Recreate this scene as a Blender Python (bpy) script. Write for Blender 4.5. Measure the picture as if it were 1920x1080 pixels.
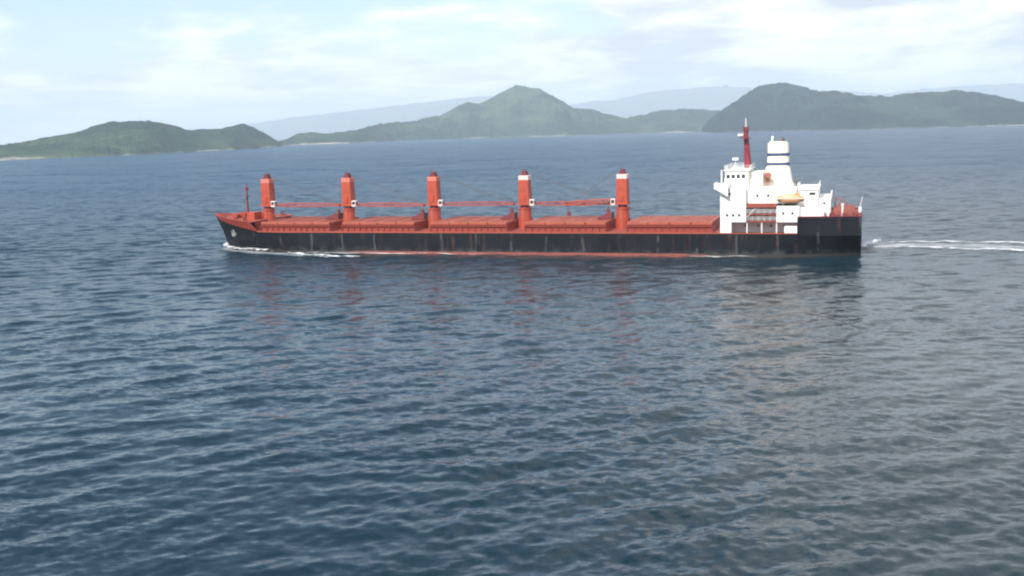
import bpy, bmesh, math, random
import numpy as np
from mathutils import Vector, Matrix

for o in list(bpy.data.objects):
    bpy.data.objects.remove(o)
scene = bpy.context.scene
COL = scene.collection
R = math.radians

# ------------------------------------------------------------------ camera
CAM_H = 31.0
cam_data = bpy.data.cameras.new('camera')
cam_data.sensor_width = 36.0
cam_data.lens = 36.0 * 2000.0 / 1920.0
cam_data.clip_start = 1.0
cam_data.clip_end = 90000.0
cam = bpy.data.objects.new('camera', cam_data)
COL.objects.link(cam)
PITCH, ROLL = R(8.3686), R(1.5466)
cam.matrix_world = (Matrix.Translation((0, 0, CAM_H)) @ Matrix.Rotation(R(90) - PITCH, 4, 'X')
                    @ Matrix.Rotation(-ROLL, 4, 'Z'))
scene.camera = cam

# ------------------------------------------------------------------ light
SUN_EL = R(42)
SUN_H = Vector((-0.58, -0.81)).normalized()
sun_data = bpy.data.lights.new('sun', 'SUN')
sun_data.energy = 3.8
sun_data.angle = R(0.6)
sun_data.color = (1.0, 0.955, 0.88)
sun = bpy.data.objects.new('sun', sun_data)
COL.objects.link(sun)
to_sun = Vector((SUN_H.x * math.cos(SUN_EL), SUN_H.y * math.cos(SUN_EL), math.sin(SUN_EL)))
sun.rotation_euler = to_sun.to_track_quat('Z', 'Y').to_euler()
sun.location = (0, 0, 400)

world = bpy.data.worlds.new('World')
scene.world = world
world.use_nodes = True
wn, wl = world.node_tree.nodes, world.node_tree.links
wn.clear()


def wnode(t, **kw):
    n = wn.new(t)
    for k, v in kw.items():
        setattr(n, k, v)
    return n


def wmath(op, a, b=None, clamp=False):
    n = wn.new('ShaderNodeMath')
    n.operation = op
    n.use_clamp = clamp
    for i, v in enumerate((a, b)):
        if v is None:
            continue
        if isinstance(v, (int, float)):
            n.inputs[i].default_value = v
        else:
            wl.new(v, n.inputs[i])
    return n.outputs[0]


sky = wnode('ShaderNodeTexSky')
sky.sky_type = 'NISHITA'
sky.sun_disc = False
sky.sun_elevation = SUN_EL
sky.sun_rotation = math.atan2(SUN_H.x, SUN_H.y)
sky.air_density = 1.0
sky.dust_density = 1.0
sky.ozone_density = 1.2
tc = wnode('ShaderNodeTexCoord')
sep = wnode('ShaderNodeSeparateXYZ')
wl.new(tc.outputs['Generated'], sep.inputs[0])
zc = wmath('MAXIMUM', sep.outputs[2], 0.0)
den = wmath('ADD', zc, 0.10)
px = wmath('DIVIDE', sep.outputs[0], den)
py = wmath('DIVIDE', sep.outputs[1], den)
comb = wnode('ShaderNodeCombineXYZ')
wl.new(px, comb.inputs[0])
wl.new(py, comb.inputs[1])


def wnoise(scale, detail, rough, off, dist=0.0):
    m = wnode('ShaderNodeMapping')
    m.inputs['Location'].default_value = off
    wl.new(comb.outputs[0], m.inputs['Vector'])
    n = wnode('ShaderNodeTexNoise')
    n.inputs['Scale'].default_value = scale
    n.inputs['Detail'].default_value = detail
    n.inputs['Roughness'].default_value = rough
    n.inputs['Distortion'].default_value = dist
    wl.new(m.outputs[0], n.inputs['Vector'])
    return n.outputs['Fac']


n1 = wnoise(0.55, 7, 0.58, (3.1, 7.7, 0.0), 0.3)
n2 = wnoise(1.5, 8, 0.62, (11.0, 2.0, 4.0), 0.4)
m3 = wnode('ShaderNodeMapping')
m3.inputs['Scale'].default_value = (1.0, 1.0, 2.8)
m3.inputs['Location'].default_value = (0.4, 2.2, 0.0)
wl.new(tc.outputs['Generated'], m3.inputs['Vector'])
puff = wnode('ShaderNodeTexNoise')
puff.inputs['Scale'].default_value = 6.5
puff.inputs['Detail'].default_value = 9
puff.inputs['Roughness'].default_value = 0.55
puff.inputs['Distortion'].default_value = 0.35
wl.new(m3.outputs[0], puff.inputs['Vector'])
n3 = puff.outputs['Fac']
# the cloud bank thickens towards the east (right) and breaks up towards the west
bank = wmath('ADD', wmath('MULTIPLY', sep.outputs[0], 0.55), -0.045)
low = wmath('MULTIPLY', wmath('SUBTRACT', 1.0, wmath('MULTIPLY', zc, 8.0), True), 0.50)
cov = wmath('ADD', wmath('ADD', wmath('ADD', n1, bank), low), wmath('MULTIPLY', wmath('SUBTRACT', n3, 0.5), 0.85))
ramp = wnode('ShaderNodeMapRange')
ramp.interpolation_type = 'SMOOTHSTEP'
ramp.inputs['From Min'].default_value = 0.40
ramp.inputs['From Max'].default_value = 0.66
wl.new(cov, ramp.inputs['Value'])
mask = wmath('MULTIPLY', ramp.outputs[0], 0.95)
lit = wnode('ShaderNodeMapRange')
lit.inputs['From Min'].default_value = 0.43
lit.inputs['From Max'].default_value = 0.57
wl.new(wmath('ADD', wmath('MULTIPLY', n2, 0.45), wmath('MULTIPLY', n3, 0.55)), lit.inputs['Value'])
ccol = wnode('ShaderNodeMix', data_type='RGBA')
ccol.inputs[6].default_value = (4.1, 4.2, 4.55, 1)
ccol.inputs[7].default_value = (7.5, 7.35, 7.3, 1)
wl.new(lit.outputs[0], ccol.inputs[0])
mix = wnode('ShaderNodeMix', data_type='RGBA')
wl.new(mask, mix.inputs[0])
wl.new(sky.outputs[0], mix.inputs[6])
wl.new(ccol.outputs[2], mix.inputs[7])
bg = wnode('ShaderNodeBackground')
bg.inputs['Strength'].default_value = 0.112
wl.new(mix.outputs[2], bg.inputs['Color'])
wout = wnode('ShaderNodeOutputWorld')
wl.new(bg.outputs[0], wout.inputs['Surface'])

scene.view_settings.view_transform = 'Standard'
scene.view_settings.look = 'None'
scene.view_settings.gamma = 1.0
scene.view_settings.exposure = 0.72
scene.view_settings.use_curve_mapping = False
scene.render.engine = 'CYCLES'
scene.cycles.filter_width = 2.2
scene.cycles.max_bounces = 6
scene.cycles.volume_bounces = 2
scene.cycles.use_denoising = True
scene.cycles.caustics_reflective = False
scene.cycles.caustics_refractive = False


# ------------------------------------------------------------------ helpers
def tag(o, label=None, cat=None, group=None, kind=None):
    if label:
        o['label'] = label
    if cat:
        o['category'] = cat
    if group:
        o['group'] = group
    if kind:
        o['kind'] = kind
    return o


def link_mesh(name, me, mats, parent=None):
    o = bpy.data.objects.new(name, me)
    COL.objects.link(o)
    for m in (mats if isinstance(mats, (list, tuple)) else [mats]):
        me.materials.append(m)
    if parent is not None:
        o.parent = parent
    return o


def copy_part(src, parent, loc):
    o = src.copy()
    COL.objects.link(o)
    o.parent = parent
    o.location = loc
    return o


class MB:
    """collects solids into one bmesh"""

    def __init__(self):
        self.bm = bmesh.new()

    def box(self, x0, x1, y0, y1, z0, z1, bev=0.0, slot=0, taper=None):
        vs = []
        cx, cy = (x0 + x1) / 2, (y0 + y1) / 2
        for z in (z0, z1):
            k = taper if (taper is not None and z == z1) else 1.0
            for x, y in ((x0, y0), (x1, y0), (x1, y1), (x0, y1)):
                vs.append(self.bm.verts.new((cx + (x - cx) * k, cy + (y - cy) * k, z)))
        fs = []
        for f in ((3, 2, 1, 0), (4, 5, 6, 7), (0, 1, 5, 4), (1, 2, 6, 5), (2, 3, 7, 6), (3, 0, 4, 7)):
            fs.append(self.bm.faces.new([vs[i] for i in f]))
        for f in fs:
            f.material_index = slot
        if bev > 0:
            es = list({e for f in fs for e in f.edges})
            bmesh.ops.bevel(self.bm, geom=es, offset=bev, segments=1, affect='EDGES', material=slot)
        return self

    def tube(self, a, b, r0, r1=None, n=8, slot=0):
        a, b = Vector(a), Vector(b)
        r1 = r0 if r1 is None else r1
        d = (b - a).normalized()
        up = Vector((0, 0, 1)) if abs(d.z) < 0.95 else Vector((1, 0, 0))
        s = d.cross(up).normalized()
        t = d.cross(s)
        ra, rb = [], []
        for i in range(n):
            an = 2 * math.pi * (i + 0.5) / n
            v = s * math.cos(an) + t * math.sin(an)
            ra.append(self.bm.verts.new(a + v * r0))
            rb.append(self.bm.verts.new(b + v * r1))
        for i in range(n):
            j = (i + 1) % n
            f = self.bm.faces.new((ra[i], ra[j], rb[j], rb[i]))
            f.material_index = slot
        self.bm.faces.new(list(reversed(ra))).material_index = slot
        self.bm.faces.new(rb).material_index = slot
        return self

    def prism(self, pts, y0, y1, slot=0):
        """polygon in the x-z plane extruded along y"""
        a = [self.bm.verts.new((x, y0, z)) for x, z in pts]
        b = [self.bm.verts.new((x, y1, z)) for x, z in pts]
        n = len(pts)
        for i in range(n):
            j = (i + 1) % n
            self.bm.faces.new((a[i], a[j], b[j], b[i])).material_index = slot
        self.bm.faces.new(a).material_index = slot
        self.bm.faces.new(list(reversed(b))).material_index = slot
        return self

    def rail(self, pts, h=1.05, step=1.6, r=0.035, rows=3):
        for p, q in zip(pts[:-1], pts[1:]):
            p, q = Vector(p), Vector(q)
            n = max(1, int((q - p).length / step))
            for i in range(n + 1):
                m = p.lerp(q, i / n)
                self.tube(m, m + Vector((0, 0, h)), r, n=4)
            for k in range(rows):
                z = Vector((0, 0, h * (k + 1) / rows))
                self.tube(p + z, q + z, r, n=4)
        return self

    def build(self, name, mats, parent=None, smooth=False, loc=None):
        bmesh.ops.recalc_face_normals(self.bm, faces=self.bm.faces[:])
        me = bpy.data.meshes.new(name)
        self.bm.to_mesh(me)
        self.bm.free()
        if smooth:
            for p in me.polygons:
                p.use_smooth = True
        o = link_mesh(name, me, mats, parent)
        if loc is not None:
            o.location = loc
        return o


def grid_object(name, P, mats, parent=None, smooth=True, wrap=False):
    """P: (rows, cols, 3) array -> quad mesh"""
    nr, nc, _ = P.shape
    idx = np.arange(nr * nc).reshape(nr, nc)
    if wrap:
        idx = np.concatenate([idx, idx[:, :1]], axis=1)
    q = np.stack([idx[:-1, :-1], idx[:-1, 1:], idx[1:, 1:], idx[1:, :-1]], axis=-1).reshape(-1, 4)
    me = bpy.data.meshes.new(name)
    me.vertices.add(nr * nc)
    me.vertices.foreach_set('co', P.reshape(-1).astype(np.float32))
    me.loops.add(q.size)
    me.loops.foreach_set('vertex_index', q.reshape(-1).astype(np.int32))
    me.polygons.add(len(q))
    me.polygons.foreach_set('loop_start', np.arange(0, q.size, 4, dtype=np.int32))
    me.polygons.foreach_set('use_smooth', np.full(len(q), smooth, dtype=bool))
    me.update(calc_edges=True)
    me.validate()
    return link_mesh(name, me, mats, parent)


def vnoise(x, y, seed):
    xi, yi = np.floor(x).astype(np.int64), np.floor(y).astype(np.int64)
    fx, fy = x - xi, y - yi
    fx, fy = fx * fx * (3 - 2 * fx), fy * fy * (3 - 2 * fy)

    def h(a, b):
        n = (a * 374761393 + b * 668265263 + seed * 1442695041) & 0x7fffffff
        n = ((n ^ (n >> 13)) * 1274126177) & 0x7fffffff
        return ((n ^ (n >> 16)) & 0xffff) / 65535.0
    return ((h(xi, yi) * (1 - fx) + h(xi + 1, yi) * fx) * (1 - fy)
            + (h(xi, yi + 1) * (1 - fx) + h(xi + 1, yi + 1) * fx) * fy)


def fbm(x, y, seed, octs=5, gain=0.5):
    s, a, t = 0.0, 1.0, 0.0
    for i in range(octs):
        s = s + a * vnoise(x * 2 ** i + 13.7 * i, y * 2 ** i - 7.1 * i, seed + i)
        t += a
        a *= gain
    return s / t


# ------------------------------------------------------------------ materials
class NT:
    def __init__(self, name):
        self.mat = bpy.data.materials.new(name)
        self.mat.use_nodes = True
        self.n, self.l = self.mat.node_tree.nodes, self.mat.node_tree.links
        self.bsdf = self.n['Principled BSDF']
        self.out = self.n['Material Output']

    def node(self, t, **kw):
        x = self.n.new(t)
        for k, v in kw.items():
            setattr(x, k, v)
        return x

    def put(self, sock, v):
        if isinstance(v, (int, float)):
            sock.default_value = v
        elif isinstance(v, (tuple, list)):
            sock.default_value = tuple(v) + ((1,) if len(v) == 3 and sock.type == 'RGBA' else ())
        else:
            self.l.new(v, sock)

    def math(self, op, a, b=0.0, clamp=False):
        x = self.node('ShaderNodeMath', operation=op, use_clamp=clamp)
        self.put(x.inputs[0], a)
        self.put(x.inputs[1], b)
        return x.outputs[0]

    def mix(self, f, a, b):
        x = self.node('ShaderNodeMix', data_type='RGBA')
        self.put(x.inputs[0], f)
        self.put(x.inputs[6], a)
        self.put(x.inputs[7], b)
        return x.outputs[2]

    def rng(self, v, a, b, c=0.0, d=1.0, smooth=True):
        x = self.node('ShaderNodeMapRange')
        if smooth:
            x.interpolation_type = 'SMOOTHSTEP'
        self.put(x.inputs['Value'], v)
        for k, s in zip(('From Min', 'From Max', 'To Min', 'To Max'), (a, b, c, d)):
            x.inputs[k].default_value = s
        return x.outputs[0]

    def obj(self):
        return self.node('ShaderNodeTexCoord').outputs['Object']

    def pos(self):
        return self.node('ShaderNodeNewGeometry').outputs['Position']

    def noise(self, vec, scale, detail=4, rough=0.55, stretch=None, rot=0.0, dist=0.0):
        if stretch is not None or rot:
            m = self.node('ShaderNodeMapping')
            m.inputs['Scale'].default_value = stretch or (1, 1, 1)
            m.inputs['Rotation'].default_value = (0, 0, rot)
            self.l.new(vec, m.inputs['Vector'])
            vec = m.outputs[0]
        x = self.node('ShaderNodeTexNoise')
        x.inputs['Scale'].default_value = scale
        x.inputs['Detail'].default_value = detail
        x.inputs['Roughness'].default_value = rough
        x.inputs['Distortion'].default_value = dist
        self.l.new(vec, x.inputs['Vector'])
        return x.outputs['Fac']

    def bump(self, h, strength, dist, normal=None):
        x = self.node('ShaderNodeBump')
        x.inputs['Strength'].default_value = strength
        x.inputs['Distance'].default_value = dist
        self.l.new(h, x.inputs['Height'])
        if normal is not None:
            self.l.new(normal, x.inputs['Normal'])
        return x.outputs[0]


def paint(name, col, col2=None, rough=0.45, rust=0.15, rust_col=(0.16, 0.06, 0.03), scale=0.6):
    t = NT(name)
    v = t.obj()
    a = t.noise(v, scale, 5, 0.6)
    c = t.mix(t.rng(a, 0.3, 0.7), col, col2 or tuple(k * 0.78 for k in col))
    st = t.noise(v, 1.0, 5, 0.65, stretch=(1.1, 1.1, 0.16))
    c = t.mix(t.math('MULTIPLY', t.rng(st, 0.56, 0.74), rust), c, rust_col)
    t.put(t.bsdf.inputs['Base Color'], c)
    t.put(t.bsdf.inputs['Roughness'], t.rng(a, 0.2, 0.8, rough - 0.1, rough + 0.15))
    t.put(t.bsdf.inputs['Normal'], t.bump(a, 0.25, 0.05))
    return t.mat


M = {}
M['white'] = paint('white_paint', (0.82, 0.81, 0.78), (0.74, 0.73, 0.70), 0.45, 0.25, (0.45, 0.30, 0.2))
M['cream'] = paint('cream_paint', (0.82, 0.79, 0.64), (0.76, 0.73, 0.58), 0.45, 0.15, (0.4, 0.28, 0.2))
M['crane'] = paint('crane_red_paint', (0.41, 0.062, 0.026), (0.31, 0.046, 0.022), 0.42, 0.25)
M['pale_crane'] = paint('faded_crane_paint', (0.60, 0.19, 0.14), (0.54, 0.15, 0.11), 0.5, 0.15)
M['maroon'] = paint('maroon_paint', (0.17, 0.025, 0.03), (0.12, 0.02, 0.025), 0.5, 0.2)
M['mast'] = paint('mast_red_paint', (0.22, 0.022, 0.036), (0.18, 0.02, 0.03), 0.45, 0.15)
M['deck'] = paint('deck_red_paint', (0.31, 0.060, 0.036), (0.25, 0.046, 0.030), 0.65, 0.5, (0.2, 0.08, 0.05), 0.3)
M['coaming'] = paint('coaming_red_paint', (0.28, 0.036, 0.022), (0.22, 0.030, 0.020), 0.5, 0.35)
M['cover'] = paint('hatch_cover_red_paint', (0.36, 0.086, 0.047), (0.28, 0.064, 0.037), 0.6, 0.4, (0.3, 0.12, 0.08), 0.25)
M['boot'] = None
M['grey'] = paint('grey_paint', (0.16, 0.17, 0.18), None, 0.5, 0.2)
M['stone'] = paint('weathered_grey', (0.26, 0.27, 0.26), None, 0.6, 0.3)
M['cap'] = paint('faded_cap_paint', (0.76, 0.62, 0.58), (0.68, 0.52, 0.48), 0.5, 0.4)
M['navy'] = paint('navy_paint', (0.035, 0.06, 0.16), None, 0.5, 0.1)
M['dark'] = paint('dark_metal', (0.035, 0.035, 0.04), None, 0.5, 0.2)
M['winch'] = paint('winch_brown_paint', (0.30, 0.09, 0.06), (0.22, 0.07, 0.05), 0.55, 0.3)
M['orange'] = paint('lifeboat_orange', (0.74, 0.36, 0.19), (0.70, 0.32, 0.16), 0.35, 0.05)
M['rope'] = paint('wire_rope', (0.10, 0.07, 0.06), None, 0.6, 0.0)


def glass_mat():
    t = NT('bridge_glass')
    t.put(t.bsdf.inputs['Base Color'], (0.03, 0.035, 0.04))
    t.put(t.bsdf.inputs['Roughness'], 0.08)
    return t.mat


M['glass'] = glass_mat()


def hull_black():
    t = NT('black_hull_paint')
    v = t.obj()
    a = t.noise(v, 0.25, 5, 0.6)
    c = t.mix(t.rng(a, 0.3, 0.7), (0.0045, 0.0052, 0.0085), (0.009, 0.010, 0.0155))
    s = t.node('ShaderNodeSeparateXYZ')
    t.l.new(v, s.inputs[0])
    # pale scupper streaks at every ninth metre or so
    wob = t.math('MULTIPLY', t.noise(v, 0.11, 2), 1.6)
    u = t.math('FRACT', t.math('DIVIDE', t.math('ADD', t.math('ADD', s.outputs[0], 200.0), wob), 9.35))
    d = t.math('ABSOLUTE', t.math('SUBTRACT', u, 0.5))
    line = t.rng(d, 0.016, 0.042, 1.0, 0.0)
    brk = t.rng(t.noise(v, 0.35, 4, 0.6), 0.42, 0.6)
    c = t.mix(t.math('MULTIPLY', t.math('MULTIPLY', line, brk), 0.33), c, (0.14, 0.14, 0.15))
    st = t.noise(v, 0.9, 5, 0.65, stretch=(1.0, 1.0, 0.10))
    c = t.mix(t.math('MULTIPLY', t.rng(st, 0.55, 0.74), 0.65), c, (0.10, 0.045, 0.03))
    low = t.rng(s.outputs[2], 0.6, 2.2, 1.0, 0.0)
    c = t.mix(t.math('MULTIPLY', low, t.rng(t.noise(v, 0.5, 5, 0.65), 0.4, 0.65, 0.0, 0.5)), c, (0.075, 0.085, 0.08))
    t.put(t.bsdf.inputs['Base Color'], c)
    t.put(t.bsdf.inputs['Roughness'], t.rng(a, 0.2, 0.8, 0.42, 0.6))
    t.put(t.bsdf.inputs['Specular IOR Level'], 0.16)
    t.put(t.bsdf.inputs['Normal'], t.bump(t.noise(v, 0.5, 3), 0.3, 0.08))
    return t.mat


M['hull'] = hull_black()


def boot_mat():
    t = NT('boot_top_red_paint')
    v = t.obj()
    s = t.node('ShaderNodeSeparateXYZ')
    t.l.new(v, s.inputs[0])
    a = t.noise(v, 0.8, 5, 0.6)
    c = t.mix(t.rng(a, 0.3, 0.7), (0.30, 0.075, 0.05), (0.2, 0.055, 0.04))
    # weed and grime cover the red towards the bow and the stern
    d = t.math('ADD', t.math('ABSOLUTE', t.math('SUBTRACT', s.outputs[0], -2.0)),
               t.math('MULTIPLY', t.math('SUBTRACT', t.noise(v, 0.07, 4, 0.6), 0.5), 60.0))
    c = t.mix(t.rng(d, 38.0, 54.0, 0.15, 0.95), c, (0.018, 0.022, 0.020))
    t.put(t.bsdf.inputs['Base Color'], c)
    t.put(t.bsdf.inputs['Roughness'], 0.5)
    return t.mat


M['boot'] = boot_mat()


def sea_mat():
    t = NT('sea_water')
    p = t.pos()

    def slopes(scale, detail, rough, stretch, rot):
        m = t.node('ShaderNodeMapping')
        m.inputs['Scale'].default_value = stretch
        m.inputs['Rotation'].default_value = (0, 0, rot)
        t.l.new(p, m.inputs['Vector'])
        x = t.node('ShaderNodeTexNoise')
        x.inputs['Scale'].default_value = scale
        x.inputs['Detail'].default_value = detail
        x.inputs['Roughness'].default_value = rough
        t.l.new(m.outputs[0], x.inputs['Vector'])
        v = t.node('ShaderNodeVectorMath', operation='SUBTRACT')
        t.l.new(x.outputs['Color'], v.inputs[0])
        v.inputs[1].default_value = (0.5, 0.5, 0.5)
        return v.outputs[0]

    def vscale(v, k):
        x = t.node('ShaderNodeVectorMath', operation='SCALE')
        t.l.new(v, x.inputs[0])
        t.put(x.inputs['Scale'], k)
        return x.outputs[0]

    def vadd(a, b):
        x = t.node('ShaderNodeVectorMath', operation='ADD')
        t.l.new(a, x.inputs[0])
        t.l.new(b, x.inputs[1])
        return x.outputs[0]
    ln = t.node('ShaderNodeVectorMath', operation='LENGTH')
    t.l.new(p, ln.inputs[0])
    r = ln.outputs['Value']
    # wavelets: fine ones everywhere, longer ones where the mesh is too coarse to carry them
    fine = vscale(slopes(1.5, 3, 0.6, (0.65, 1.15, 1.0), R(-12)), t.rng(t.noise(p, 0.022, 3, 0.55, stretch=(0.6, 1.5, 1.0), rot=R(-20)), 0.36, 0.64, 0.24, 0.62))
    far = vscale(slopes(0.30, 4, 0.62, (0.6, 1.2, 1.0), R(-25)), t.rng(r, 70.0, 340.0, 0.12, 1.7))
    broad = vscale(slopes(0.030, 3, 0.6, (0.6, 1.4, 1.0), R(-20)), t.rng(r, 300.0, 1200.0, 0.0, 1.1))
    sl = vadd(vadd(fine, far), broad)
    flat = t.node('ShaderNodeVectorMath', operation='MULTIPLY')
    t.l.new(sl, flat.inputs[0])
    flat.inputs[1].default_value = (0.85, 1.15, 0.0)
    nrm = t.node('ShaderNodeNewGeometry').outputs['Normal']
    nn = t.node('ShaderNodeVectorMath', operation='NORMALIZE')
    t.l.new(vadd(nrm, flat.outputs[0]), nn.inputs[0])
    t.l.new(nn.outputs[0], t.bsdf.inputs['Normal'])
    bn = t.noise(p, 0.004, 3, 0.5)
    t.put(t.bsdf.inputs['Base Color'], t.mix(t.rng(bn, 0.35, 0.65), (0.0042, 0.0185, 0.0270), (0.0055, 0.0215, 0.0285)))
    t.put(t.bsdf.inputs['Roughness'], t.rng(r, 90.0, 340.0, 0.12, 0.27))
    t.put(t.bsdf.inputs['IOR'], 1.345)
    # far off the wave fronts hide the backs: more of the blue water body shows, less mirror
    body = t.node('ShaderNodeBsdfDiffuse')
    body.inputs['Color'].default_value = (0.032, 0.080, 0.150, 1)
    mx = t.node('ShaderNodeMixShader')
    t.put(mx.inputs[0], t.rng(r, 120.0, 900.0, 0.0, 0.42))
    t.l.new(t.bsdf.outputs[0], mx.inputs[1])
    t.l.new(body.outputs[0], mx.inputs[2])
    t.l.new(mx.outputs[0], t.out.inputs['Surface'])
    return t.mat


M['sea'] = sea_mat()


def foam_mat(name, lo, hi, scale, stretch, rot=0.0, dens=1.0):
    t = NT(name)
    p = t.pos()
    a = t.noise(p, scale, 6, 0.68, stretch=stretch, rot=rot)
    uv = t.node('ShaderNodeAttribute', attribute_name='edge').outputs['Fac']
    f = t.math('SUBTRACT', t.math('ADD', a, t.math('MULTIPLY', uv, 0.42)), 0.30)
    k = t.math('MULTIPLY', t.rng(f, lo, hi), dens)
    t.put(t.bsdf.inputs['Base Color'], (0.82, 0.85, 0.87))
    t.put(t.bsdf.inputs['Roughness'], 0.8)
    t.put(t.bsdf.inputs['Normal'], t.bump(a, 0.7, 0.3))
    t.put(t.bsdf.inputs['Alpha'], k)
    return t.mat


M['foam'] = foam_mat('bow_foam', 0.42, 0.68, 0.75, (0.55, 1.0, 1.0), R(-17), 0.95)
M['wake'] = foam_mat('wake_foam', 0.34, 0.70, 0.55, (0.35, 1.0, 1.0), 0.0, 0.7)
M['wash'] = foam_mat('churned_wake', 0.30, 0.85, 0.45, (0.4, 1.0, 1.0), 0.0, 0.42)


def hill_mat(name, forest, forest2, grass, grass_amt, sand=True):
    t = NT(name)
    p = t.pos()
    a = t.noise(p, 0.0045, 6, 0.62)
    b = t.noise(p, 0.03, 5, 0.65)
    d = t.noise(p, 0.0016, 4, 0.55)
    c = t.mix(t.rng(b, 0.35, 0.66), forest, forest2)
    c = t.mix(t.math('MULTIPLY', t.rng(t.math('ADD', t.math('MULTIPLY', a, 0.55), t.math('MULTIPLY', d, 0.45)), 0.47, 0.60), grass_amt), c, grass)
    s = t.node('ShaderNodeSeparateXYZ')
    t.l.new(p, s.inputs[0])
    if sand:
        edge = t.math('ADD', s.outputs[2], t.math('MULTIPLY', t.math('SUBTRACT', t.noise(p, 0.007, 4, 0.6), 0.5), 22.0))
        c = t.mix(t.math('MULTIPLY', t.rng(edge, 0.8, 4.0, 1.0, 0.0), t.rng(t.noise(p, 0.004, 4, 0.6), 0.40, 0.60, 0.12, 0.8)), c, (0.42, 0.39, 0.33))
    t.put(t.bsdf.inputs['Base Color'], c)
    t.put(t.bsdf.inputs['Roughness'], 0.9)
    t.put(t.bsdf.inputs['Specular IOR Level'], 0.15)
    t.put(t.bsdf.inputs['Normal'], t.bump(b, 0.9, 16.0))
    return t.mat


M['hill_pale'] = hill_mat('wooded_grassy_hill', (0.014, 0.039, 0.030), (0.027, 0.058, 0.040), (0.075, 0.112, 0.062), 0.7)
M['hill_dark'] = hill_mat('shaded_forest_hill', (0.005, 0.016, 0.018), (0.010, 0.026, 0.024), (0.052, 0.086, 0.050), 0.45)  # right headland: cloud shadow painted in by darkening the forest colours
M['mountain'] = hill_mat('far_mountain', (0.04, 0.06, 0.03), (0.06, 0.08, 0.035), (0.1, 0.11, 0.06), 0.5, False)
M['beach'] = paint('beach_sand', (0.46, 0.42, 0.35), (0.3, 0.28, 0.25), 0.9, 0.0, scale=0.02)

# ------------------------------------------------------------------ sea
rng = np.random.default_rng(11)
WAVES = []
NW = 110
for i in range(NW):
    lam = 1.1 * (11.0 / 1.1) ** ((i + rng.random()) / NW)
    k = 2 * math.pi / lam
    if lam > 5.5:
        ang = R(128) + rng.normal() * R(27)
    elif lam > 3.0:
        ang = R(115) + rng.normal() * R(38)
    else:
        ang = R(100) + rng.normal() * R(45)
    slope = 0.0155 if lam < 3.2 else 0.0135
    WAVES.append((k, math.cos(ang), math.sin(ang), slope / k, rng.random() * 2 * math.pi, lam))


def spacing(r):
    return np.maximum(r * 0.0030, 0.25)


def waves(x, y, choppy=True):
    r = np.hypot(x, y)
    sp = spacing(r)
    h = np.zeros_like(x)
    dx = np.zeros_like(x)
    dy = np.zeros_like(x)
    gust = 0.45 + 1.1 * fbm(x / 26.0, y / 26.0, 91, 3)
    for k, cx, cy, a, ph, lam in WAVES:
        fade = np.clip((lam / sp - 2.6) / 3.0, 0, 1)
        if not fade.any():
            continue
        t = k * (cx * x + cy * y) + ph
        a2 = a * fade * gust
        h += a2 * np.sin(t)
        if choppy:
            q = 0.45 * a2 * np.cos(t)
            dx += q * cx
            dy += q * cy
    return h, dx, dy


def build_sea():
    rs = [3.0]
    while rs[-1] < 46:
        rs.append(rs[-1] * 1.12)
    while rs[-1] < 480:
        rs.append(rs[-1] + max(0.22, rs[-1] * 0.0025))
    while rs[-1] < 1500:
        rs.append(rs[-1] * 1.006)
    while rs[-1] < 29000:
        rs.append(rs[-1] * 1.05)
    rs = np.array(rs)
    f = np.linspace(-R(32), R(32), 680)
    c = np.linspace(R(33), R(360 - 33), 110)[1:-1]
    th = np.concatenate([f, c])
    X = rs[:, None] * np.sin(th)[None, :]
    Y = rs[:, None] * np.cos(th)[None, :]
    Z = np.zeros_like(X)
    near = rs < 1500
    h, dx, dy = waves(X[near], Y[near])
    w = np.ones(len(th))
    w[len(f):] = 0.0
    w[:6] = np.linspace(0, 1, 6)
    w[len(f) - 6:len(f)] = np.linspace(1, 0, 6)
    Z[near] = h * w
    X[near] += dx * w
    Y[near] += dy * w
    P = np.stack([X, Y, Z], -1)
    # close the middle with one row at the centre
    P = np.concatenate([np.zeros((1, P.shape[1], 3)), P], 0)
    o = grid_object('sea', P, M['sea'], wrap=True)
    tag(o, kind='structure')


build_sea()


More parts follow.
